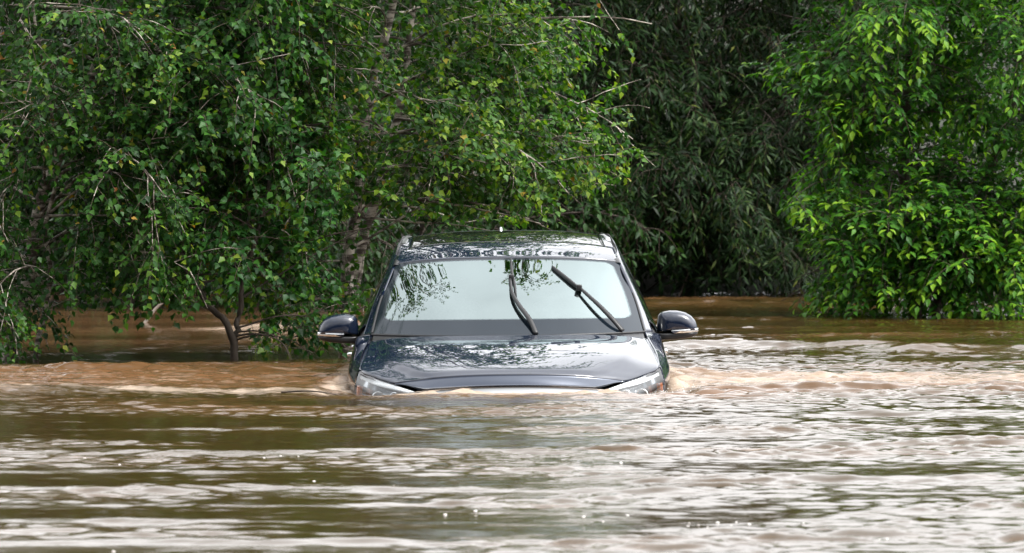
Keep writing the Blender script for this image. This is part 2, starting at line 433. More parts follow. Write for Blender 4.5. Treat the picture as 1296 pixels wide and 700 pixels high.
# roof rails
for sg in (1, -1):
    y = np.linspace(2.10, 3.75, 40)
    zr = np.interp(y, [r[1] for r in A[4:9]], [r[2] for r in A[4:9]]); xr = np.interp(y, [r[1] for r in A[4:9]], [r[0] for r in A[4:9]])-.022
    lift = .002+.003*sstep(2.16, 2.75, y)*(1-sstep(3.6, 3.75, y))
    rail = empty('roof_rail'); rail.parent = car
    P = np.stack([sg*xr, y, zr+lift], 1)
    w, h = .021, .010
    prof = np.array([(-w, -h), (-w, h*.5), (-w*.6, h), (w*.6, h), (w, h*.5), (w, -h)])
    G = np.stack([P+np.array([px_, 0, pz_]) for px_, pz_ in np.concatenate([prof, prof[:1]])], 1)
    patch('rail_front_foot', cl(G[:15]), M['black_plastic'], rail, flip=False, thick=0)
    patch('rail_bar', cl(G[14:]), M['rail_metal'], rail, flip=False)
    for yy in (2.8, 3.6):
        i = int(np.argmin(abs(y-yy))); V, F = box_arrays(P[i]+np.array([0, 0, -.025]), (.03, .08, .05), .006)
        Acc().add(cl(V), F).build('rail_foot', M['black_plastic'], rail)
# roof antenna
V, F = box_arrays((-.03, 3.5, .833), (.018, .10, .04), .007)
V[:, 1] += (V[:, 2]-.81)*.8*(V[:, 1] < 3.5); ant = Acc().add(cl(V), F).build('roof_antenna', M['rail_metal'], car)

# door mirrors
def px_out(pts, ref): return np.array([((x-ref[0])/204., -(y-ref[1])/204.) for x, y in pts])
OUT_T = px_out([(836,420),(836.5,408),(838,398.5),(842,395),(852,393.2),(862,393.4),(872,395.5),(880,400),(885,406),(887.5,414),(887.8,419),(870,419.5),(852,420)], (862, 408))
OUT_L = px_out([(833,421),(850,420.2),(870,419.8),(887.8,419.4),(888,422),(885,425.5),(874,428.5),(858,430.2),(842,430.5),(834,430)], (862, 408))
def loft(outline, ys, scales, c=None, sh=None):
    c = outline.mean(0) if c is None else c
    rings = []
    for yy, sc in zip(ys, scales):
        o = c+(outline-c)*sc; rings.append(np.stack([o[:, 0], np.full(len(o), yy), o[:, 1]], 1))
    return np.array(rings)
def closed_loft(name, rings, m, parent, sg, cap=True):
    n = rings.shape[1]; nr = len(rings); V = rings.reshape(-1, 3).copy()
    i, j = np.meshgrid(np.arange(nr-1), np.arange(n), indexing='ij')
    a0 = (i*n+j).ravel(); a1 = (i*n+(j+1) % n).ravel(); F = [np.stack([a0, a1, a1+n, a0+n], 1)]
    V = np.concatenate([V, [rings[0].mean(0)], [rings[-1].mean(0)]]); k = np.arange(n); k2 = (k+1) % n
    F.append(np.stack([k2, k, np.full(n, nr*n)], 1)); F.append(np.stack([k+(nr-1)*n, k2+(nr-1)*n, np.full(n, nr*n+1)], 1))
    return V, F
def dense(o, n=48):
    o = np.concatenate([o, o[:1]]); d = np.concatenate([[0], np.cumsum(np.linalg.norm(np.diff(o, axis=0), axis=1))])
    t = np.linspace(0, d[-1], n, endpoint=False); return np.stack([np.interp(t, d, o[:, 0]), np.interp(t, d, o[:, 1])], 1)
for sg in (1, -1):
    mr = empty('door_mirror'); mr.parent = car
    base = np.array([1.052, 1.95, .292])
    def put(V):
        V = np.array(V)+base; V[:, 0] *= sg; return cl(V)
    r = loft(dense(OUT_T), (-.082, -.079, -.070, -.055, -.03, .0, .03, .06), (.30, .55, .74, .87, .96, 1., 1.0, .97), c=np.array([.0, -.02]))
    V, F = closed_loft('housing', r, None, None, sg); mesh_from('mirror_housing', put(V), F, M['paint'], mr)
    r = loft(dense(OUT_L), (-.078, -.074, -.055, -.03, .0, .03, .06), (.4, .7, .9, .97, 1., 1., .95))
    V, F = closed_loft('base', r, None, None, sg); mesh_from('mirror_base', put(V), F, M['black_plastic'], mr)
    ind = px_out([(853,417.5),(870,416.4),(888.6,415.2),(888.9,419.8),(872,420.8),(856,421.3)], (862, 408))
    r = loft(dense(ind), (-.088, -.080, -.04, .0, .03), (.90, .97, 1., 1.0, .99), c=np.array([-.01, -.06]))
    r[..., 1] += np.clip((r[..., 0]-.02)/.11, 0, 1)**2*.045
    V, F = closed_loft('ind', r, None, None, sg); mesh_from('indicator_strip', put(V), F, M['chrome'], mr)
    arm = Acc().tube(put(np.array([(-.165, -.01, -.112), (-.12, -.008, -.10), (-.06, .0, -.085)])), [.022, .02, .022], 10)
    V, F = box_arrays((-.13, 0, -.066), (.13, .035, .012), .005); arm.add(put(V), F)
    arm.build('mirror_arm', M['black_plastic'], mr)
    r = loft(dense(OUT_T), (.0605, .0625), (.9, .88), c=np.array([.0, -.02])); V, F = closed_loft('g', r, None, None, sg)
    mesh_from('mirror_glass', put(V), F, M['mirror_glass'], mr)
    # door handles
    for yy in (2.55, 3.45):
        V, F = box_arrays((.992, yy, .085), (.045, .2, .028), .011); V[:, 0] *= sg
        Acc().add(cl(V), F).build('door_handle', M['chrome'], car)

# wipers: polyline given by where the arm runs over the glass, then lifted off it
gs, gt = np.meshgrid(np.linspace(-1, 1, 161), np.linspace(0, 1, 121), indexing='ij'); GP = ws(gs, gt)
GX = 648+F_PX*GP[..., 0]/(GP[..., 1]+CAR_Y); GY = HOR+F_PX*(CAM_H-GP[..., 2]-.020*GP[..., 1])/(GP[..., 1]+CAR_Y)
def on_glass(x, y, off):
    y = y+off*180                                         # the foot of the lift, below the lifted bar
    i = np.argmin((GX-x)**2+(GY-y)**2); q = GP.reshape(-1, 3)[i].copy()
    q[0] = (x-648)/F_PX*(q[1]+CAR_Y); q += off*np.array([0, -.48, .88]); return q
def ribbon(pts, w, h, n=30):
    """bar of rectangular section w x h along pts"""
    P = crom(np.array(pts), np.linspace(0, len(pts)-1, n)); T = norm(np.gradient(P, axis=0)); up = np.array([0, -.48, .88])
    S = norm(np.cross(T, up)); U = np.cross(S, T)
    w = np.interp(np.linspace(0, 1, n), np.linspace(0, 1, len(w)), w)[:, None]
    G = np.stack([P-S*w-U*h, P+S*w-U*h, P+S*w*.7+U*h, P-S*w*.7+U*h], 1)
    V = G.reshape(-1, 3); a0 = np.arange(n-1)[:, None]*4+np.arange(4)[None]; a1 = np.arange(n-1)[:, None]*4+(np.arange(4)[None]+1) % 4
    F = [np.stack([a0.ravel(), a1.ravel(), a1.ravel()+4, a0.ravel()+4], 1), np.array([[3, 2, 1, 0], [4*n-4, 4*n-3, 4*n-2, 4*n-1]])]
    return cl(V), F
def wiper(armpix, bladepix, joint):
    w = empty('wiper'); w.parent = car
    V, F = ribbon([on_glass(x, y, o) for x, y, o in armpix], [.016, .016, .012, .008], .006); mesh_from('wiper_arm', V, F, M['rubber'], w, smooth=False)
    V, F = ribbon([on_glass(x, y, o) for x, y, o in bladepix], [.006, .010, .010, .005], .009); mesh_from('wiper_blade', V, F, M['rubber'], w, smooth=False)
    V, F = box_arrays(on_glass(*joint), (.035, .05, .04), .008); mesh_from('wiper_joint', cl(V), F, M['rubber'], w)
    return w
wiper([(683,422,.010),(675,404,.030),(662,386,.036),(653.5,369,.034),(651.5,353,.022)], [(653,329,.010),(654,344,.011),(657,360,.012),(658.5,374,.010)], (653, 351, .016))
wiper([(793,422,.010),(780,405,.032),(764,388,.036),(750,375,.032),(738.5,364,.024)], [(705,338,.010),(716,347,.012),(728,357,.014),(741,368,.012)], (738.5, 365, .018))

# cabin
sw = empty('steering_wheel'); sw.parent = car
th = np.linspace(0, 2*math.pi, 49); rot = R(25)
ring = np.stack([.42+np.cos(th)*.185, 2.10+np.sin(th)*.185*math.sin(rot), .19+np.sin(th)*.185*math.cos(rot)], 1)
Acc().tube(cl(ring), .015, 8).build('rim', M['dash'], sw)
V, F = box_arrays((.42, 2.09, .185), (.16, .05, .12), .02); Acc().add(cl(V), F).build('hub', M['dash'], sw)
sp_ = Acc()
for a_ in (R(0), R(180), R(270)):
    q = np.array([(.42, 2.10, .19), (.42+math.cos(a_)*.18, 2.10+math.sin(a_)*.18*math.sin(rot), .19+math.sin(a_)*.18*math.cos(rot))]); sp_.tube(cl(q), .014, 6)
sp_.build('spoke', M['dash'], sw)
s = np.linspace(-1, 1, 30); a = np.abs(s)
rows = [np.stack([s*.80, 1.30+.30*a**2.3, np.full(30, .235)], 1), np.stack([s*.80, 1.65+.15*a**2, np.full(30, .250)], 1), np.stack([s*.80, 1.9+.05*a**2, np.full(30, .235)], 1), np.stack([s*.80, 1.95+.05*a**2, np.full(30, .12)], 1), np.stack([s*.80, 1.9+.05*a**2, np.full(30, -.2)], 1)]
patch('dashboard', cl(np.array(rows)), M['dash'], car, flip=True)
for x in (-.40, .40):
    st = empty('seat'); st.parent = car
    V, F = box_arrays((x, 2.75, .08), (.48, .13, .62), .05); V[:, 1] += (V[:, 2]-.08)*.35
    Acc().add(cl(V), F).build('seat_back', M['cloth'], st)
    V, F = box_arrays((x, 2.92, .46), (.27, .10, .17), .04); Acc().add(cl(V), F).build('head_restraint', M['cloth'], st)
V, F = box_arrays((0, 2.06, .60), (.23, .03, .065), .014); Acc().add(cl(V), F).build('rear_view_mirror', M['black_plastic'], car)

# ------------------------------------------------------------------ trees
UP = np.array([0, 0, 1.])
def rv(n=None): 
    v = rng.normal(size=(3,) if n is None else (n, 3)); return norm(v)
BIRCH = (np.array([(0,0,0),(.30,-.40,.07),(.30,.40,.07),(.36,0,-.02),(.62,-.22,.02),(.62,.22,.02),(1,0,-.14)]), np.array([(0,3,1),(0,2,3),(1,3,4),(3,6,4),(3,2,5),(3,5,6)]))
ASH = (np.array([(0,0,0),(.35,-.25,.05),(.35,.25,.05),(.40,0,-.02),(.70,-.17,.0),(.70,.17,.0),(1,0,-.22)]), BIRCH[1])
OVAL = (np.array([(0,0,0),(.35,-.25,.05),(.35,.25,.05),(.40,0,-.03),(.70,-.18,.0),(.70,.18,.0),(1,0,-.2)]), BIRCH[1])
LANCE = (np.array([(0,0,0),(.4,-.105,.0),(.4,.105,.0),(1,0,-.16)]), np.array([(0,2,1),(1,2,3)]))

def leaf_mesh(pos, d, nrm, size, tone, tpl):
    T, TF = tpl; n = len(pos); m = len(T)
    d = norm(d); b = norm(np.cross(nrm, d)); w = np.cross(d, b)
    V = pos[:, None]+size[:, None, None]*(T[None, :, :1]*d[:, None]+T[None, :, 1:2]*b[:, None]+T[None, :, 2:]*w[:, None])
    F = TF[None]+(np.arange(n)*m)[:, None, None]
    return V.reshape(-1, 3), F.reshape(-1, 3), np.repeat(tone, m)

def polyline(p, d, L, n=8, droop=.0, wob=.12, lift=0.):
    pts = [np.array(p, float)]; d = norm(np.array(d, float)); h = L/n
    for i in range(n):
        d = norm(d+rv()*wob+UP*(lift-droop*(i/n))*.5); pts.append(pts[-1]+d*h)
    return np.array(pts)

def grow(stems, limbs, rad, nbl=9, bl_len=(.35, .9), twig_step=.085, twig_len=(.14, .32), droop=.6, keep=None, bl_droop=.8):
    """stems: list of (points, r0, r1); limbs: list of (start, direction, length, droop) -> tubes and the twigs that carry leaves"""
    stem_t, limb_t, tw = [], [], []
    for P, r0, r1 in stems:
        P = np.array(P, float); Q = crom(P, np.linspace(0, len(P)-1, 40))
        Q[1:-1] += rng.normal(size=(38, 3))*.006
        stem_t.append(tube_arrays(Q, np.linspace(r0, r1, 40)*(1+rng.normal(size=40)*.03), 10))
    for start, d, L, dr in limbs:
        P = polyline(start, d, L, 9, dr, .13)
        acc = Acc(); r0 = rad*(.55+.45*L); acc.tube(P, np.linspace(r0, r0*.25, len(P)), 6)
        nb = max(3, int(nbl*L))
        for i in range(nb):
            f = .22+.78*(i+rng.random())/nb; k = f*9; p = crom(P, [k])[0]; k0 = min(int(k), 8)
            T = norm(P[k0+1]-P[k0]); side_ = norm(np.cross(T, rv())); d2 = norm(T*.75+side_*.85+UP*.08)
            bl = rng.uniform(*bl_len)*(1.1-.5*f)*min(1, .5+L*.35)
            Q = polyline(p, d2, bl, 5, bl_droop, .16)
            if keep is not None and not keep(Q[-1]): continue
            acc.tube(Q, np.linspace(r0*.28, .0022, len(Q)), 4)
            nt_ = max(2, int(bl/twig_step))
            for j in range(nt_+1):
                g = .12+.88*j/nt_; q = crom(Q, [g*5])[0]; kk = min(int(g*5), 4); T2 = norm(Q[kk+1]-Q[kk])
                d3 = norm(T2*.7+norm(np.cross(T2, rv()))*.9) if j < nt_ else T2
                tl = rng.uniform(*twig_len)
                e = q+d3*tl
                if keep is not None and not keep(e): continue
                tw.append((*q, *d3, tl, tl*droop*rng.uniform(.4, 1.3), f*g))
        limb_t.append((P, acc))
    return stem_t, limb_t, np.array(tw)

def twig_leaves(tw, per, size, tpl, hang=.7, out=.5, tone=(.45, .2), tip_tone=.15, center=None, dn=.28, nn=.38, up=.75, outer=.35):
    S, Dd, Ln, dr = tw[:, :3], tw[:, 3:6], tw[:, 6], tw[:, 7]; n = len(tw)
    t = (np.arange(per)+.6)/per; t = np.clip(t[None]+rng.normal(size=(n, per))*.05, .05, 1.02)
    pos = S[:, None]+Dd[:, None]*(Ln[:, None]*t)[..., None]; pos[..., 2] -= dr[:, None]*t**2
    lat = norm(np.cross(Dd, UP)); sg = np.where(np.arange(per) % 2 == 0, 1., -1.)
    last = (np.arange(per) == per-1)[None, :, None]
    d = Dd[:, None]*.55+lat[:, None]*sg[None, :, None]*np.where(last, .1, .75)-UP*hang+rng.normal(size=(n, per, 3))*dn
    c = tw[:, :3].mean(0) if center is None else np.array(center)
    o = norm((S-c)*np.array([1, 1, .4]))[:, None]
    nr = UP*up+o*out+rng.normal(size=(n, per, 3))*nn
    # petiole: the blade hangs a little way off the twig
    d = norm(d); pos = pos+d*size*.22
    clump = (np.sin(S[:, 0]*2.1+S[:, 2]*1.7)*np.sin(S[:, 1]*2.3+1)*.5)[:, None]
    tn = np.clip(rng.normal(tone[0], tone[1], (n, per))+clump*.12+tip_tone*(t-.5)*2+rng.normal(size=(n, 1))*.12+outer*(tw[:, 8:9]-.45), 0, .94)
    rare = rng.random((n, per)); tn = np.where(rare > .985, rng.uniform(.95, 1., (n, per)), tn)
    sz = size*rng.uniform(.65, 1.2, (n, per))
    f = lambda a: a.reshape(-1, 3)
    return leaf_mesh(f(pos), f(d), f(nr), sz.ravel(), tn.ravel(), tpl)

def make_tree(name, label, cat, base, stems, limbs, leafm, bark, per, size, tpl, group=None, rad=.012, separate=True, vis_z=3.0, leaf_kw={}, **kw):
    """thing > trunk (> branch), crown; coordinates given in the world, stored from the tree's foot"""
    root = empty(name, base); b = np.array(base)
    tag(root, label, cat, group)
    st, lt, tw = grow(stems, limbs, rad, **kw)
    trunk = None
    for i, (V, F) in enumerate(st):
        if trunk is None or separate: t_ = mesh_from('trunk', V-b, F, bark, root)
        if trunk is None: trunk = t_
    rest = Acc()
    for P, acc in lt:
        if separate and P[0][2] < vis_z and P[len(P)//2][2] < vis_z:
            o = Acc()
            for V, F in zip(acc.V, acc.F): pass
            mesh_from('branch', np.concatenate(acc.V)-b, acc.F, bark if P is not None else bark, trunk)
        else:
            rest.add(np.concatenate(acc.V)-b, np.concatenate([f for f in acc.F]))
    if rest.n: rest.build('upper_branch' if separate else 'branch', bark, trunk)
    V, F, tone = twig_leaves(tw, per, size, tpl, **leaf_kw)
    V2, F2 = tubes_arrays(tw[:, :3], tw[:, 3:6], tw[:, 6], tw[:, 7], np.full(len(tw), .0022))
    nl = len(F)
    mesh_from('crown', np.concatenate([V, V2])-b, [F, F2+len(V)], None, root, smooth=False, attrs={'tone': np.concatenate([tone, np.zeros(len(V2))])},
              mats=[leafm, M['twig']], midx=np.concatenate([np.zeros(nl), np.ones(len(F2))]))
    print(name, 'twigs', len(tw), 'leaves', len(tw)*per)
    return root

def in_car(p): return abs(p[0]) < (1.3 if p[1] < 27.6 else 1.04) and 24 < p[1] < 30.0 and p[2] < 1.0
def W(x, y, Y): return np.array([(x-648)/F_PX*Y, Y, CAM_H-(y-HOR)/F_PX*Y])      # point at distance Y

def limb_set(stem, n, z0, z1, length, el=(10, 45), az=None, droop=.5, golden=2.4, a0=0.):
    P = np.array(stem, float); out = []
    Q = crom(P, np.linspace(0, len(P)-1, 80)); zs = Q[:, 2]
    for i in range(n):
        z = z0+(z1-z0)*(i+rng.random()*.6)/n; k = int(np.argmin(abs(zs-z))); a = a0+i*golden+rng.normal()*.25
        if az is not None: a = R(rng.uniform(*az))
        e = R(rng.uniform(*el)); d = (math.cos(a)*math.cos(e), math.sin(a)*math.cos(e), math.sin(e))
        out.append((Q[k], d, length(z)*rng.uniform(.8, 1.15), droop))
    return out

# --- birch behind the car's left rear corner, two pale stems
YB = 31.4
s1 = [W(436,455,YB), W(441,400,YB), W(440,340,YB), W(450,270,YB), W(458,190,YB), W(470,110,YB), W(494,20,YB), W(515,-80,YB+.1), W(530,-200,YB), W(540,-330,YB)]
s2 = [W(442,400,YB+.05), W(462,300,YB+.2), W(488,210,YB+.3), W(508,120,YB+.3), W(517,50,YB+.3), W(530,-60,YB+.4), W(545,-150,YB+.5), W(550,-240,YB+.4)]
keepB = lambda p: not in_car(p) and not (p[1] < YB+.05 and -1.30 < p[0]-.15*(p[2]-.8) < -.98 and (.55 < p[2] < 1.1 or 1.7 < p[2]) and rng.random() < .5) and not (p[0] > 1.0+.08*math.sin(p[2]*11)-1.5*max(0, p[2]-2.15)-1.8*max(0, 1.35-p[2]) and p[2] < 2.9) and not (p[0] > -.95 and p[2] < .93+.10*max(0, p[0]+.3)) and not (p[1] < 29.9 and p[0] > -.95 and p[2] < 1.12) and not (p[2] < .30 and p[0] < -1.9)
lB = limb_set(s1, 32, .75, 4.0, lambda z: 1.85-.32*z, (0, 38), droop=.25)
lB += limb_set(s2, 18, .9, 3.5, lambda z: 1.7-.32*z, (0, 38), droop=.25, a0=1)
lB += [(W(500,168,YB), (1, -.12, .28), 1.25, .10), (W(560,225,YB+.1), (1, -.1, .22), 1.15, .12), (W(505,60,YB+.3), (1, -.25, .15), 1.9, .25), (W(510,100,YB+.3), (1, .1, .2), 1.8, .35),
       (W(500,150,YB), (.9, -.3, -.05), 1.6, .3), (W(470,250,YB), (1, -.15, .05), 1.5, .25), (W(470,215,YB), (1, .25, .12), 1.7, .3), (W(455,250,YB), (1, -.12, .0), 1.5, .1), (W(452,262,YB), (1, .1, .02), 1.45, .12), (W(488,230,YB+.3), (1, -.05, -.02), 1.35, .1), (W(450,275,YB), (1, -.02, .02), 1.0, .05), (W(520,0,YB), (1, -.05, .0), 1.75, .35)]
lB += [(s1[-1], (.20, -1, -.02), 2.3, .15), (s2[-1], (.62, -1, .02), 2.5, .15), (s2[-1], (.85, -1, .0), 2.3, .15)]
lB += limb_set(s1, 2, 2.6, 3.4, lambda z: 1.5, (0, 15), az=(-110, -80), droop=.3)
lB += limb_set(s1, 11, .15, 1.0, lambda z: .85, (0, 30), az=(-180, -60), droop=.4)          # boughs reaching out over the car
make_tree('birch_tree', 'birch with two pale stems and light green leaves rising directly behind the car', 'tree', tuple(s1[0]*np.array([1, 1, 0])+np.array([0, 0, -.6])), 
          [([s1[0]+np.array([0, 0, -.6])]+s1, .062, .015), (s2, .042, .01)], lB, M['birch_leaf'], M['birch_bark'], 12, .052, BIRCH, rad=.010, keep=keepB, nbl=9, bl_droop=.25, droop=.3, twig_step=.10,
          leaf_kw=dict(hang=.5, out=.4, tone=(.56, .24), tip_tone=.18, dn=.38, nn=.45))

# --- birch at the left edge with a leaning trunk
YA = 30.3
a1 = [W(8,470,YA), W(22,400,YA), W(38,335,YA), W(48,270,YA), W(75,190,YA), W(110,110,YA), W(150,10,YA), W(185,-120,YA), W(215,-300,YA), W(235,-500,YA), W(250,-650,YA)]
a2 = [W(46,445,YA-.1), W(58,390,YA-.15), W(64,340,YA-.2), W(58,290,YA-.2), W(70,220,YA-.2), W(60,120,YA-.3), W(40,0,YA-.3), W(20,-160,YA-.3)]
keepA = lambda p: not in_car(p) and not (p[1] < YA+.05 and -3.42 < p[0]-.25*(p[2]-.5) < -3.02 and .25 < p[2] < 1.15 and rng.random() < .6) and not (p[2] < .28 and p[0] > -2.72 and rng.random() < .93) and p[2] > .02
lA = limb_set(a1, 40, .35, 5.0, lambda z: 1.55-.10*z, (-5, 35), droop=.3)
lA += limb_set(a2, 16, .3, 2.9, lambda z: 1.25-.1*z, (-5, 30), droop=.6, a0=2)
lA += limb_set(a1, 6, .15, .6, lambda z: .75, (-5, 25), az=(-130, -40), droop=.5)
lA += limb_set(a1, 12, .9, 2.8, lambda z: 1.7, (0, 30), az=(-60, 40), droop=.55)
make_tree('birch_tree', 'birch with a leaning grey trunk at the far left edge, standing in the flood', 'tree', tuple(a1[0]*np.array([1, 1, 0])+np.array([0, 0, -.6])),
          [([a1[0]+np.array([0, 0, -.6])]+a1, .060, .014), ([a2[0]+np.array([0, 0, -.5])]+a2, .022, .008)], lA, M['birch_leaf'], M['birch_bark'], 11, .051, BIRCH, rad=.010, keep=keepA, nbl=9, droop=.35, twig_step=.10,
          bl_droop=.3, leaf_kw=dict(hang=.5, out=.4, tone=(.36, .2), tip_tone=.14, dn=.38, nn=.45))

# --- dark stemmed shrub between the two birches
YC = 30.2
c1 = [W(298,462,YC), W(294,430,YC), W(284,405,YC), W(262,385,YC+.1), W(235,330,YC+.2), W(225,250,YC+.2), W(235,150,YC+.2), W(250,40,YC+.3), W(260,-120,YC+.3)]
c2 = [W(297,435,YC), W(302,400,YC+.1), W(310,350,YC+.1), W(330,280,YC+.1), W(345,190,YC+.1), W(350,80,YC+.1), W(352,-40,YC+.2), W(350,-190,YC+.2)]
keepC = lambda p: not in_car(p) and p[0] < -1.12 and not (p[2] < .32 and p[0] < -1.72) and p[2] > .0 and not (p[2] < .25 and p[0] < -1.45 and rng.random() < .5)
lC = limb_set(c1, 22, .45, 3.2, lambda z: 1.15-.08*z, (-8, 35), droop=.25)
lC += limb_set(c2, 26, .42, 3.4, lambda z: 1.2-.08*z, (-8, 35), droop=.25, a0=1)
lC += [(W(300,425,YC), (.85, -.1, .25), .75, .9), (W(300,415,YC), (.9, .3, .3), .8, 1.), (W(300,430,YC), (.8, -.5, .35), .6, 1.1), (W(300,420,YC), (.9, -.2, .1), .55, .7)]
make_tree('shrub_tree', 'green shrub on a dark forked stem standing in the water left of the car mirror', 'shrub', tuple(c1[0]*np.array([1, 1, 0])+np.array([0, 0, -.6])),
          [([c1[0]+np.array([0, 0, -.6])]+c1, .032, .008), (c2, .022, .007)], lC, M['shrub_leaf'], M['brown_bark'], 10, .057, BIRCH, rad=.009, keep=keepC, nbl=9, droop=.3, twig_step=.10,
          bl_droop=.3, leaf_kw=dict(hang=.5, out=.4, tone=(.45, .22), tip_tone=.1, dn=.36, nn=.42))

# --- bright ash-leaved maple on the right
def maple(name, label, base, stems, limbs, keep, per=8, tone=(.45, .22)):
    return make_tree(name, label, 'tree', base, stems, limbs, M['elder_leaf'], M['brown_bark'], per, .094, ASH, rad=.010, keep=keep, nbl=9, twig_step=.13, twig_len=(.18, .32), droop=.3, bl_droop=.35,
                     leaf_kw=dict(hang=.22, out=.3, tone=tone, tip_tone=.25, dn=.13, nn=.2, up=1., outer=.6))
YE = 41.6
e1 = [(3.9, YE, -.6), (3.85, YE, .5), (3.75, YE, 1.4), (3.8, YE-.1, 2.6), (3.75, YE-.1, 4.0), (3.7, YE, 5.2)]
e2 = [(4.0, YE+.1, -.1), (4.4, YE, .9), (4.8, YE-.1, 2.1), (5.0, YE-.1, 3.5), (5.1, YE, 4.8)]
keepE = lambda p: p[2] > .03 and p[0] > 2.72+.22*math.sin(p[2]*4.6+.2)+(.12 if .45 < p[2] < 1.0 else 0)-(.2 if p[2] < .35 else 0)-(.3 if p[2] > 2.2 else 0)
lE = limb_set(e1, 40, .15, 5.0, lambda z: 1.7-.12*z, (-10, 30), droop=.6)
lE += limb_set(e2, 34, .2, 4.6, lambda z: 1.6-.10*z, (-10, 30), droop=.6)
lE += limb_set(e1, 16, .1, 2.8, lambda z: 1.45, (-12, 18), az=(180, 300), droop=.5)
lE += limb_set(e2, 12, .1, 1.4, lambda z: 1.5, (-18, 12), az=(210, 330), droop=.5)
lE += [((3.85, YE, .35+.1*i), (-1, -.15-.2*i, -.02-.05*i), 1.35-.1*i, .35) for i in range(4)]
maple('maple_tree', 'bright green ash-leaved maple overhanging the water right of the car', (3.9, YE, -.6), [(e1, .08, .02), (e2, .06, .015)], lE, keepE)

# --- grey-green willow in the middle
YD = 50.6
d1 = [(2.1, YD, -.6), (2.0, YD, .8), (2.25, YD, 2.0), (1.95, YD, 3.2), (1.7, YD, 4.8), (1.75, YD, 6.0)]
d2 = [(2.1, YD, .1), (1.45, YD+.1, 1.3), (.8, YD, 2.6), (.3, YD, 3.9), (-.1, YD, 5.6)]
d3 = [(2.15, YD, .2), (2.8, YD+.1, 1.5), (3.5, YD, 2.9), (3.8, YD, 4.2), (4.0, YD, 5.4)]
keepD = lambda p: p[2] > .15+.12*math.sin(p[0]*5)
lD = []
for st_, a_ in ((d1, 0), (d2, 1), (d3, 2)): lD += limb_set(st_, 36, .3, 5.6, lambda z: 1.9-.12*z, (-5, 30), droop=.6, a0=a_)
lD += limb_set(d1, 14, .3, 2.4, lambda z: 1.9, (-10, 15), az=(200, 340), droop=.5)
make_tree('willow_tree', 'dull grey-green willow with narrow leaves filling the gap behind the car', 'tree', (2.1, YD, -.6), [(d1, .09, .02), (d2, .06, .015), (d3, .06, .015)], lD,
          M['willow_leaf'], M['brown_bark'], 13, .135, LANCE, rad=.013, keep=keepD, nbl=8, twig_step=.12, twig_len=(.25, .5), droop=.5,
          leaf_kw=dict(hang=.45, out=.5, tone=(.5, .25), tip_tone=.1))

# --- dark trees closing the bank, copies of three kinds
def bank_tree(label, x, y, h, spread, leafm, tpl, size):
    st_ = [(x, y, -.3), (x+.1, y, h*.3), (x-.1, y, h*.6), (x, y, h*.9)]
    l_ = limb_set(st_, 46, .3, h*.88, lambda z: spread*(1.05-.55*z/h), (-8, 40), droop=.5)
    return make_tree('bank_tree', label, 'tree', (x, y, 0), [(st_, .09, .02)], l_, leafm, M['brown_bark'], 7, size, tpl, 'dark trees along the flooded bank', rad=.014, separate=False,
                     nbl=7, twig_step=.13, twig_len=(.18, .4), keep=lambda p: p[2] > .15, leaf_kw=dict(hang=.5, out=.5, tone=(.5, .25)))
def copy_tree(src, loc, rot, label, sc=1.):
    r_ = src.copy(); COL.objects.link(r_); r_.location = loc; r_.rotation_euler = (0, 0, rot); r_.scale = (sc, sc, sc); r_['label'] = label
    for ch in src.children:
        c_ = ch.copy(); COL.objects.link(c_); c_.parent = r_
        for g_ in ch.children:
            d_ = g_.copy(); COL.objects.link(d_); d_.parent = c_
    return r_
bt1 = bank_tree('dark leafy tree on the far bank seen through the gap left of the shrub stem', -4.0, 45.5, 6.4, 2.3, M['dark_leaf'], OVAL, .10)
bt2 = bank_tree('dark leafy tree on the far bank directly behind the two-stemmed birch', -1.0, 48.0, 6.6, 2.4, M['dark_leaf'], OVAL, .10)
for x, y, sr, rot, lab, sc in [(-6.6, 46.5, bt2, 1.2, 'dark leafy tree on the far bank behind the leaning birch at left', 1.05),
                           (4.4, 52.2, bt2, 4.0, 'dark leafy tree on the far bank between willow and bright maple', .95),
                           (6.6, 47.0, bt1, .6, 'dark leafy tree on the far bank behind the bright maple', .9),
                           (.6, 54.5, bt1, 5.1, 'dark leafy tree on the far bank behind the willow', 1.0),
                           (2.9, 55.0, bt2, 2.6, 'dark leafy tree on the far bank behind the willow, right-hand one', 1.0),
                           (-2.6, 45.0, bt1, 3.3, 'dark leafy tree on the far bank between shrub and two-stemmed birch', .9),
                           (-5.4, 51.5, bt2, .2, 'dark leafy tree on the far bank between the two birches, second row', 1.1),
                           (-2.9, 52.2, bt2, 2.2, 'dark leafy tree on the far bank behind the shrub, second row', 1.05)]:
    copy_tree(sr, (x, y, 0), rot, lab, sc)

# ------------------------------------------------------------------ water
x_f = np.arange(-5.8, 5.8001, .024); y_f = np.concatenate([np.arange(10.8, 31, .020), np.arange(31, 58, .045)])
def field(nx, ny, dx, dy, lam0, lam1, p, aniso, seed):
    g = np.random.default_rng(seed); kx = np.fft.fftfreq(nx, dx)[:, None]; ky = np.fft.fftfreq(ny, dy)[None]
    k = np.sqrt(kx**2+ky**2)+1e-9; lam = 1/k
    amp = k**-p*sstep(lam0*.7, lam0*1.2, lam)*(1-sstep(lam1*.8, lam1*1.3, lam))*(np.abs(ky)/k*(1-aniso)+aniso)**2
    h = np.real(np.fft.ifft2(amp*np.exp(2j*math.pi*g.random((nx, ny)))))
    return h/h.std()
NXF, NYF, DXF, DYF = 448, 1800, .026, .022
hx, hy = -5.7, 10.7
f1 = field(NXF, NYF, DXF, DYF, .14, .8, 1.3, .05, 1)
f2 = field(NXF, NYF, DXF, DYF, .06, .22, 1.1, .12, 2)
for f_ in (f1, f2): print('unit slope', np.gradient(f_, DYF, axis=1).std(), np.gradient(f_, DXF, axis=0).std())
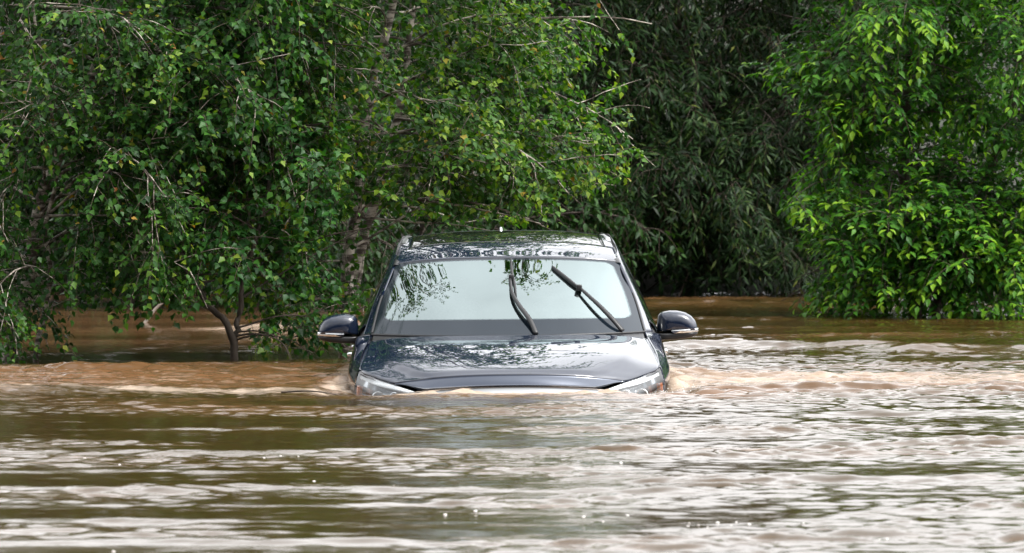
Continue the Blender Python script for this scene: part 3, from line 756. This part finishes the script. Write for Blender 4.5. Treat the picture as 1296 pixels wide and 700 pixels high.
f3 = field(NXF, NYF, DXF, DYF, 1.2, 5.0, 1.2, .4, 3)
X, Y = np.meshgrid(x_f, y_f, indexing='ij')
def samp(f):
    i = ((X-hx)/DXF) % NXF; j = ((Y-hy)/DYF) % NYF
    i0 = i.astype(int); j0 = j.astype(int); u = i-i0; v = j-j0; i1 = (i0+1) % NXF; j1 = (j0+1) % NYF
    return f[i0, j0]*(1-u)*(1-v)+f[i1, j0]*u*(1-v)+f[i0, j1]*(1-u)*v+f[i1, j1]*u*v
n1, n2, n3 = samp(f1), samp(f2), samp(f3)
PX = 648+F_PX*X/Y
# strength of the chop over the flood: rough in the car's wake on the right, calm in the lee of the shrubs
rough = .75+.35*np.clip(n3, -1, 1.5)
rough += .5*sstep(.2, 1.6, X)*np.exp(-((Y-26.3)/2.6)**2)
rough += .45*np.exp(-((Y-25.2)/.9)**2)*sstep(-.5, -1.2, X)
rough *= 1-.6*sstep(30, 36, Y)*sstep(.4, -.6, X)
rough *= .86+.62*sstep(-.6, 1.2, X)-.08*sstep(-.4, -2., X)
rough += 1.0*np.exp(-((Y-27.2)/1.7)**2)*sstep(-.9, -1.3, X)
rough *= 1-.30*sstep(.5, -.6, X)*sstep(21, 17.5, Y)
rough = np.clip(rough, .15, 2)
SL1, SL2 = .058, .072
H = (n1*SL1/np.gradient(f1, DYF, axis=1).std()+n2*SL2/np.gradient(f2, DYF, axis=1).std())*rough+n3*.004
def ridge(xc, yc, half, amp, width, slope=0., wav=.05, ph=0.):
    yy = yc+slope*(X-xc)+wav*np.sin((X-xc)*2.3+ph)+.03*np.sin((X-xc)*7+ph*2)
    e = np.exp(-np.abs((X-xc)/half)**4)
    d = (Y-yy)/width
    return amp*e*np.exp(-d*d)*(1+.25*n3)
R_ = [(-.9,20.4,1.6,.020,.10,-.05,.08,0),(-1.2,16.15,1.5,.013,.07,.0,.03,1),(.4,15.7,1.2,.010,.06,.02,.03,2),(-1.0,17.0,1.0,.010,.06,.03,.04,3),(-.3,17.7,.8,.009,.06,-.03,.05,1),(-1.5,19.4,.8,.010,.07,.03,.05,4),(-2.0,25.0,1.3,.05,.17,.03,.08,1),(-2.2,27.0,1.2,.022,.15,.02,.05,3),
      (1.9,29.5,1.2,.055,.22,.02,.10,2),(3.3,29.2,1.0,.045,.22,-.02,.08,.5),(2.2,25.0,2.0,.028,.15,.0,.10,.7),(2.6,23.0,1.9,.022,.14,.0,.08,2.7),(2.0,21.0,1.8,.02,.13,-.02,.06,4),
      (.2,22.6,1.5,.016,.11,.02,.06,1.3),(-.6,18.4,1.5,.018,.11,.0,.05,2.2),(1.8,18.9,1.3,.02,.12,.0,.05,.2),(-1.6,32.2,.8,.06,.3,.05,.12,.1),(1.2,36.2,1.6,.05,.35,.0,.1,1.9),(-1.0,22.0,1.4,.014,.1,0,.05,5)]
def remap(y): return 6050/(8800/np.asarray(y, float)-110)
for r_ in R_: H += ridge(r_[0], remap(r_[1]), *r_[2:])
# bow wave against the nose and flanks of the car
ax = np.abs(X+.01)
front = 25.02+.09*(ax/.6)**2.4+np.where(ax > .6, (ax-.6)*1.1, 0)
dfr = (front-Y)
bow = np.exp(-((dfr-.06)/.12)**2)*sstep(1.12, .85, ax)
near = sstep(1.15, 1.0, ax)*sstep(24.5, 24.8, Y)*sstep(26.2, 25.8, Y)
H = H*(1-.5*near)-(.012+.022*sstep(.55, .8, ax))*near
H += bow*(-.010+.005*np.sin(X*9+1)+.004*n2)
flank = np.exp(-((ax-1.0)/.10)**2)*sstep(25.3, 25.7, Y)*sstep(29.6, 28.6, Y)
H += flank*(.006+.005*n2+.004*n1)
H += .05*np.exp(-((X-.97)/.06)**2-((Y-25.75)/.2)**2)+.03*np.exp(-((X-.86)/.06)**2-((Y-25.25)/.1)**2)+.026*(1+.35*n2)*np.exp(-((X+.26)/.12)**2-((Y-24.93)/.07)**2)
inside = sstep(.93, .88, ax)*sstep(25.5, 25.7, Y)*sstep(29.7, 29.5, Y)
H = H*(1-inside)-.12*inside
ed = sstep(5.8, 5.3, np.abs(X))*sstep(10.8, 11.4, Y)*sstep(58, 56, Y); H *= ed
# foam and churned silt
foam = np.clip(bow*1.0+flank*.7, 0, 1)*.8
foam += .72*np.exp(-((Y-25.05)/.30)**2)*sstep(-.75, -1.2, X)
foam += .42*sstep(25.2, 25.8, Y)*sstep(29.5, 27.5, Y)*sstep(-.85, -1.2, X)
foam += .78*np.exp(-((Y-24.7)/.34)**2)*sstep(1.3, .6, ax)
foam += .68*np.exp(-((Y-26.6)/1.9)**2)*sstep(.85, 1.2, X)
foam += .30*np.clip(n3, 0, 1)*sstep(24, 22, Y)
H += np.clip(foam, 0, 1)*(n2*.0045+n1*.004)
foam += .8*np.exp(-((Y-37.0)/.8)**2-((X+2.2)/.8)**2)+.5*np.exp(-((Y-32.5)/.6)**2-((X+1.9)/.5)**2)
foam += .35*np.exp(-((Y-46)/1.2)**2)*sstep(.6, 1.4, X)*sstep(3.6, 2.8, X)
silt = np.clip(.05+.12*n3+.75*np.exp(-((Y-26.6)/1.5)**2)+.5*np.exp(-((Y-24.5)/.6)**2)*sstep(1.8, .9, ax)+.5*sstep(30, 34, Y)*sstep(0, -1, X), 0, 1)
# outer coarse sheet to the horizon, welded to the fine one
def ext(a, lo, hi, n):
    return np.concatenate([-np.geomspace(1, lo, n)[::-1]+a[0], a, a[-1]+np.geomspace(1, hi, n)])
xs = ext(x_f, 700, 700, 12); ys = ext(y_f, 700, 700, 12)
Z = np.zeros((len(xs), len(ys))); FO = Z.copy(); SI = Z+.1
Z[12:-12, 12:-12] = H; FO[12:-12, 12:-12] = foam*ed; SI[12:-12, 12:-12] = silt*ed+.1*(1-ed)
XX, YY = np.meshgrid(xs, ys, indexing='ij')

def water_material():
    m, nt, out = mat('muddy flood water'); L = nt.links.new
    tc = N(nt, 'TexCoord')
    fo = N(nt, 'Attribute', attribute_name='foam'); si = N(nt, 'Attribute', attribute_name='silt')
    mp = N(nt, 'Mapping'); mp.inputs['Scale'].default_value = (3.6, 9, 9); L(tc.outputs['Object'], mp.inputs[0])
    t1 = N(nt, 'TexNoise', Scale=1., Detail=8., Roughness=.68, Distortion=.8); L(mp.outputs[0], t1.inputs['Vector'])
    t2 = N(nt, 'TexNoise', Scale=3.1, Detail=4., Distortion=.6); L(mp.outputs[0], t2.inputs['Vector'])
    # silt colour
    ma = N(nt, 'Math', operation='MULTIPLY_ADD'); L(t1.outputs[0], ma.inputs[0]); ma.inputs[1].default_value = .7; L(si.outputs['Fac'], ma.inputs[2])
    r = N(nt, 'ValToRGB'); L(ma.outputs[0], r.inputs[0])
    e = r.color_ramp.elements; e[0].position = .45; e[0].color = (.040, .0235, .0065, 1); e[1].position = 1.15; e[1].color = (.105, .054, .024, 1)
    # foam breaks up into streaks and flecks
    f2_ = N(nt, 'Math', operation='MULTIPLY_ADD'); L(t1.outputs[0], f2_.inputs[0]); f2_.inputs[1].default_value = 1.5; f2_.inputs[2].default_value = -1.08
    f3_ = N(nt, 'Math', operation='ADD'); L(f2_.outputs[0], f3_.inputs[0]); L(fo.outputs['Fac'], f3_.inputs[1])
    mr = N(nt, 'MapRange', clamp=True); L(f3_.outputs[0], mr.inputs[0]); mr.inputs[1].default_value = .10; mr.inputs[2].default_value = .55; mr.inputs[4].default_value = .85
    gt = N(nt, 'Math', operation='GREATER_THAN'); L(fo.outputs['Fac'], gt.inputs[0]); gt.inputs[1].default_value = .02
    fm = N(nt, 'Math', operation='MULTIPLY'); L(mr.outputs[0], fm.inputs[0]); L(gt.outputs[0], fm.inputs[1])
    mx = N(nt, 'Mix', data_type='RGBA'); L(fm.outputs[0], mx.inputs[0]); L(r.outputs[0], mx.inputs[6]); mx.inputs[7].default_value = (.34, .265, .20, 1)
    p = N(nt, 'BsdfPrincipled'); p.inputs['IOR'].default_value = 1.333
    L(mx.outputs[2], p.inputs['Base Color'])
    ro = N(nt, 'Math', operation='MULTIPLY_ADD'); L(fm.outputs[0], ro.inputs[0]); ro.inputs[1].default_value = .3; ro.inputs[2].default_value = .03
    L(ro.outputs[0], p.inputs['Roughness'])
    b = N(nt, 'Bump', Strength=.35, Distance=.004); L(t2.outputs[0], b.inputs['Height']); 
    b2 = N(nt, 'Bump', Strength=.5, Distance=.006); L(fm.outputs[0], b2.inputs['Height']); L(b.outputs[0], b2.inputs['Normal'])
    L(b2.outputs[0], p.inputs['Normal'])
    L(p.outputs[0], out.inputs[0]); return m
M['water'] = water_material()
w_ = mesh_from('flood_water', np.stack([XX, YY, Z], -1).reshape(-1, 3), grid_faces(len(xs), len(ys)), M['water'], attrs={'foam': FO.ravel(), 'silt': SI.ravel()})
tag(w_, kind='structure')

# bubbles drifting on the flood
def water_z(x, y): return H[int(np.argmin(abs(x_f-x))), int(np.argmin(abs(y_f-y)))]
import bmesh
bm = bmesh.new(); bmesh.ops.create_icosphere(bm, subdivisions=2, radius=1)
BV = np.array([v.co[:] for v in bm.verts]); BF = np.array([[v.index for v in f.verts] for f in bm.faces]); bm.free()
bub = Acc()
def depth_of(py): return CAM_H*F_PX/(py-HOR)
spots = [(250,590),(320,579),(338,578),(388,578),(165,590),(113,581),(48,583),(570,652),(612,648),(745,655),(752,658),(797,650),(880,668),(886,665),(898,669),(912,663),(925,667),(938,662),(953,664),(1030,680),(875,662),(1138,682),(155,697),(505,612)]
spots += [(rng.uniform(0, 1296), rng.uniform(520, 700)) for _ in range(5)]
for px_, py_ in spots:
    for q in range(1):
        y = depth_of(py_)+rng.normal()*.04; x = (px_-648)/F_PX*y+rng.normal()*.03
        if not (11.2 < y < 40 and abs(x) < 5.4): continue
        r_ = rng.uniform(.0025, .006); bub.add(BV*r_*np.array([1.2, 1, .6])+np.array([x, y, water_z(x, y)+r_*.3]), BF)
# spray thrown up at the right wing
for _ in range(40):
    x, y = rng.normal(.96, .07), rng.normal(25.4, .15); r_ = rng.uniform(.0015, .0035); bub.add(BV*r_+np.array([x, y, water_z(x, y)+rng.exponential(.02)]), BF)
M['bubble'] = principled('white froth bubble', (.8, .78, .74), .15, coat=.5)
bo = bub.build('foam_bubbles', M['bubble']); tag(bo, 'white froth bubbles and spray drops scattered on the flood water', 'foam', kind='stuff')

# floating stick and dead boughs
def stick(name, label, pts, r, m):
    P = np.array(pts, float); o0 = P.mean(0); P = P-o0
    ob = Acc().tube(crom(P, np.linspace(0, len(P)-1, 16)), np.linspace(r, r*.5, 16), 7).build(name, m); ob.location = o0
    return tag(ob, label, 'branch')
def WW(px_, py_, dz=.0):
    y = depth_of(py_); x = (px_-648)/F_PX*y; return (x, y, water_z(x, y)+dz)
stick('floating_branch', 'thin brown stick floating in the froth in front of the left headlight', [WW(356, 497.5, .02), WW(385, 498, .022), WW(410, 498.5, .02), WW(444, 497, .012)], .006, M['brown_bark'])
stick('dead_branch', 'bare pale forked bough lying over the water between birch and shrub', [W(183,409,39), W(198,390,39), W(212,380,39), W(240,370,39.1)], .016, M['pale_wood'])

# ------------------------------------------------------------------ ground under the flood and the bank behind
gx = np.concatenate([-np.geomspace(12, 700, 12)[::-1], np.linspace(-11, 11, 60), np.geomspace(12, 700, 12)])
gy = np.concatenate([-np.geomspace(2, 700, 12)[::-1], np.linspace(0, 100, 200), np.geomspace(102, 700, 12)])
GXX, GYY = np.meshgrid(gx, gy, indexing='ij')
GZ = -.78+1.5*sstep(49.2, 55, GYY+.5*np.sin(GXX*.9))+6.5*sstep(58, 100, GYY)
GZ += .05*np.sin(GXX*1.7+1)*np.sin(GYY*1.3)
m, nt, out = mat('bank soil'); L = nt.links.new
tc = N(nt, 'TexCoord'); t = N(nt, 'TexNoise', Scale=1.6, Detail=8.); L(tc.outputs['Object'], t.inputs['Vector'])
r = N(nt, 'ValToRGB'); L(t.outputs[0], r.inputs[0]); r.color_ramp.elements[0].position = .4; r.color_ramp.elements[1].position = .65
r.color_ramp.elements[0].color = (.014, .011, .007, 1); r.color_ramp.elements[1].color = (.012, .022, .007, 1)
p = N(nt, 'BsdfPrincipled', Roughness=.95); L(r.outputs[0], p.inputs['Base Color']); L(p.outputs[0], out.inputs[0])
tag(mesh_from('ground', np.stack([GXX, GYY, GZ], -1).reshape(-1, 3), grid_faces(len(gx), len(gy)), m), kind='structure')

# ------------------------------------------------------------------ sky, sun, camera
SUN_EL, SUN_AZ = R(56), R(120)      # veiled, high on the right
w = bpy.data.worlds.new('World'); scene.world = w; w.use_nodes = True
nt = w.node_tree; nt.nodes.clear(); L = nt.links.new
sky = N(nt, 'TexSky'); sky.sky_type = 'NISHITA'; sky.sun_disc = False; sky.sun_elevation = SUN_EL; sky.sun_rotation = SUN_AZ
sky.air_density = 1.; sky.dust_density = 4.; sky.ozone_density = 1.
hs = N(nt, 'HueSaturation', Saturation=.06); L(sky.outputs[0], hs.inputs['Color'])
# overcast: the cloud deck is about three times as bright overhead as at the horizon, and uneven
tc = N(nt, 'TexCoord'); sx = N(nt, 'SeparateXYZ'); L(tc.outputs['Generated'], sx.inputs[0])
el = N(nt, 'MapRange', clamp=True); L(sx.outputs[2], el.inputs[0]); el.inputs[1].default_value = 0; el.inputs[2].default_value = .34; el.inputs[3].default_value = .2; el.inputs[4].default_value = 2.5
cn = N(nt, 'TexNoise', Scale=2.2, Detail=5.); L(tc.outputs['Generated'], cn.inputs['Vector'])
cm = N(nt, 'MapRange', clamp=True); L(cn.outputs[0], cm.inputs[0]); cm.inputs[1].default_value = .3; cm.inputs[2].default_value = .7; cm.inputs[3].default_value = .8; cm.inputs[4].default_value = 1.2
pr = N(nt, 'Math', operation='MULTIPLY'); L(el.outputs[0], pr.inputs[0]); L(cm.outputs[0], pr.inputs[1])
az = N(nt, 'Math', operation='MULTIPLY_ADD'); L(sx.outputs[1], az.inputs[0]); az.inputs[1].default_value = .6; az.inputs[2].default_value = .92      # thinner cloud ahead
pr2 = N(nt, 'Math', operation='MULTIPLY'); L(pr.outputs[0], pr2.inputs[0]); L(az.outputs[0], pr2.inputs[1]); pr = pr2
vm = N(nt, 'VectorMath', operation='SCALE'); L(hs.outputs[0], vm.inputs[0]); L(pr.outputs[0], vm.inputs['Scale'])
bg = N(nt, 'Background', Strength=.15); L(vm.outputs[0], bg.inputs[0])
o = N(nt, 'OutputWorld'); L(bg.outputs[0], o.inputs[0])
sl = bpy.data.lights.new('sun', 'SUN'); sl.energy = 1.6; sl.angle = R(10); sl.color = (1, .97, .92)
so = bpy.data.objects.new('sun', sl); COL.objects.link(so)
sd = Vector((math.sin(SUN_AZ)*math.cos(SUN_EL), math.cos(SUN_AZ)*math.cos(SUN_EL), math.sin(SUN_EL)))
so.rotation_euler = sd.to_track_quat('Z', 'Y').to_euler(); so.location = (6, 5, 20)

cam = bpy.data.cameras.new('camera'); co = bpy.data.objects.new('camera', cam); COL.objects.link(co)
co.location = (0, 0, CAM_H); co.rotation_euler = (R(90), 0, 0)
cam.sensor_width = 36; cam.lens = F_PX/1296*36; cam.shift_y = -(350-HOR)/1296
cam.clip_start = .5; cam.clip_end = 3000
cam.dof.use_dof = True; cam.dof.focus_distance = 26.5; cam.dof.aperture_fstop = 8.0
scene.camera = co
scene.view_settings.view_transform = 'Standard'; scene.view_settings.look = 'None'
scene.view_settings.exposure = .82; scene.view_settings.gamma = 1; scene.view_settings.use_curve_mapping = False
scene.cycles.max_bounces = 8; scene.cycles.transparent_max_bounces = 8
scene.cycles.use_denoising = True
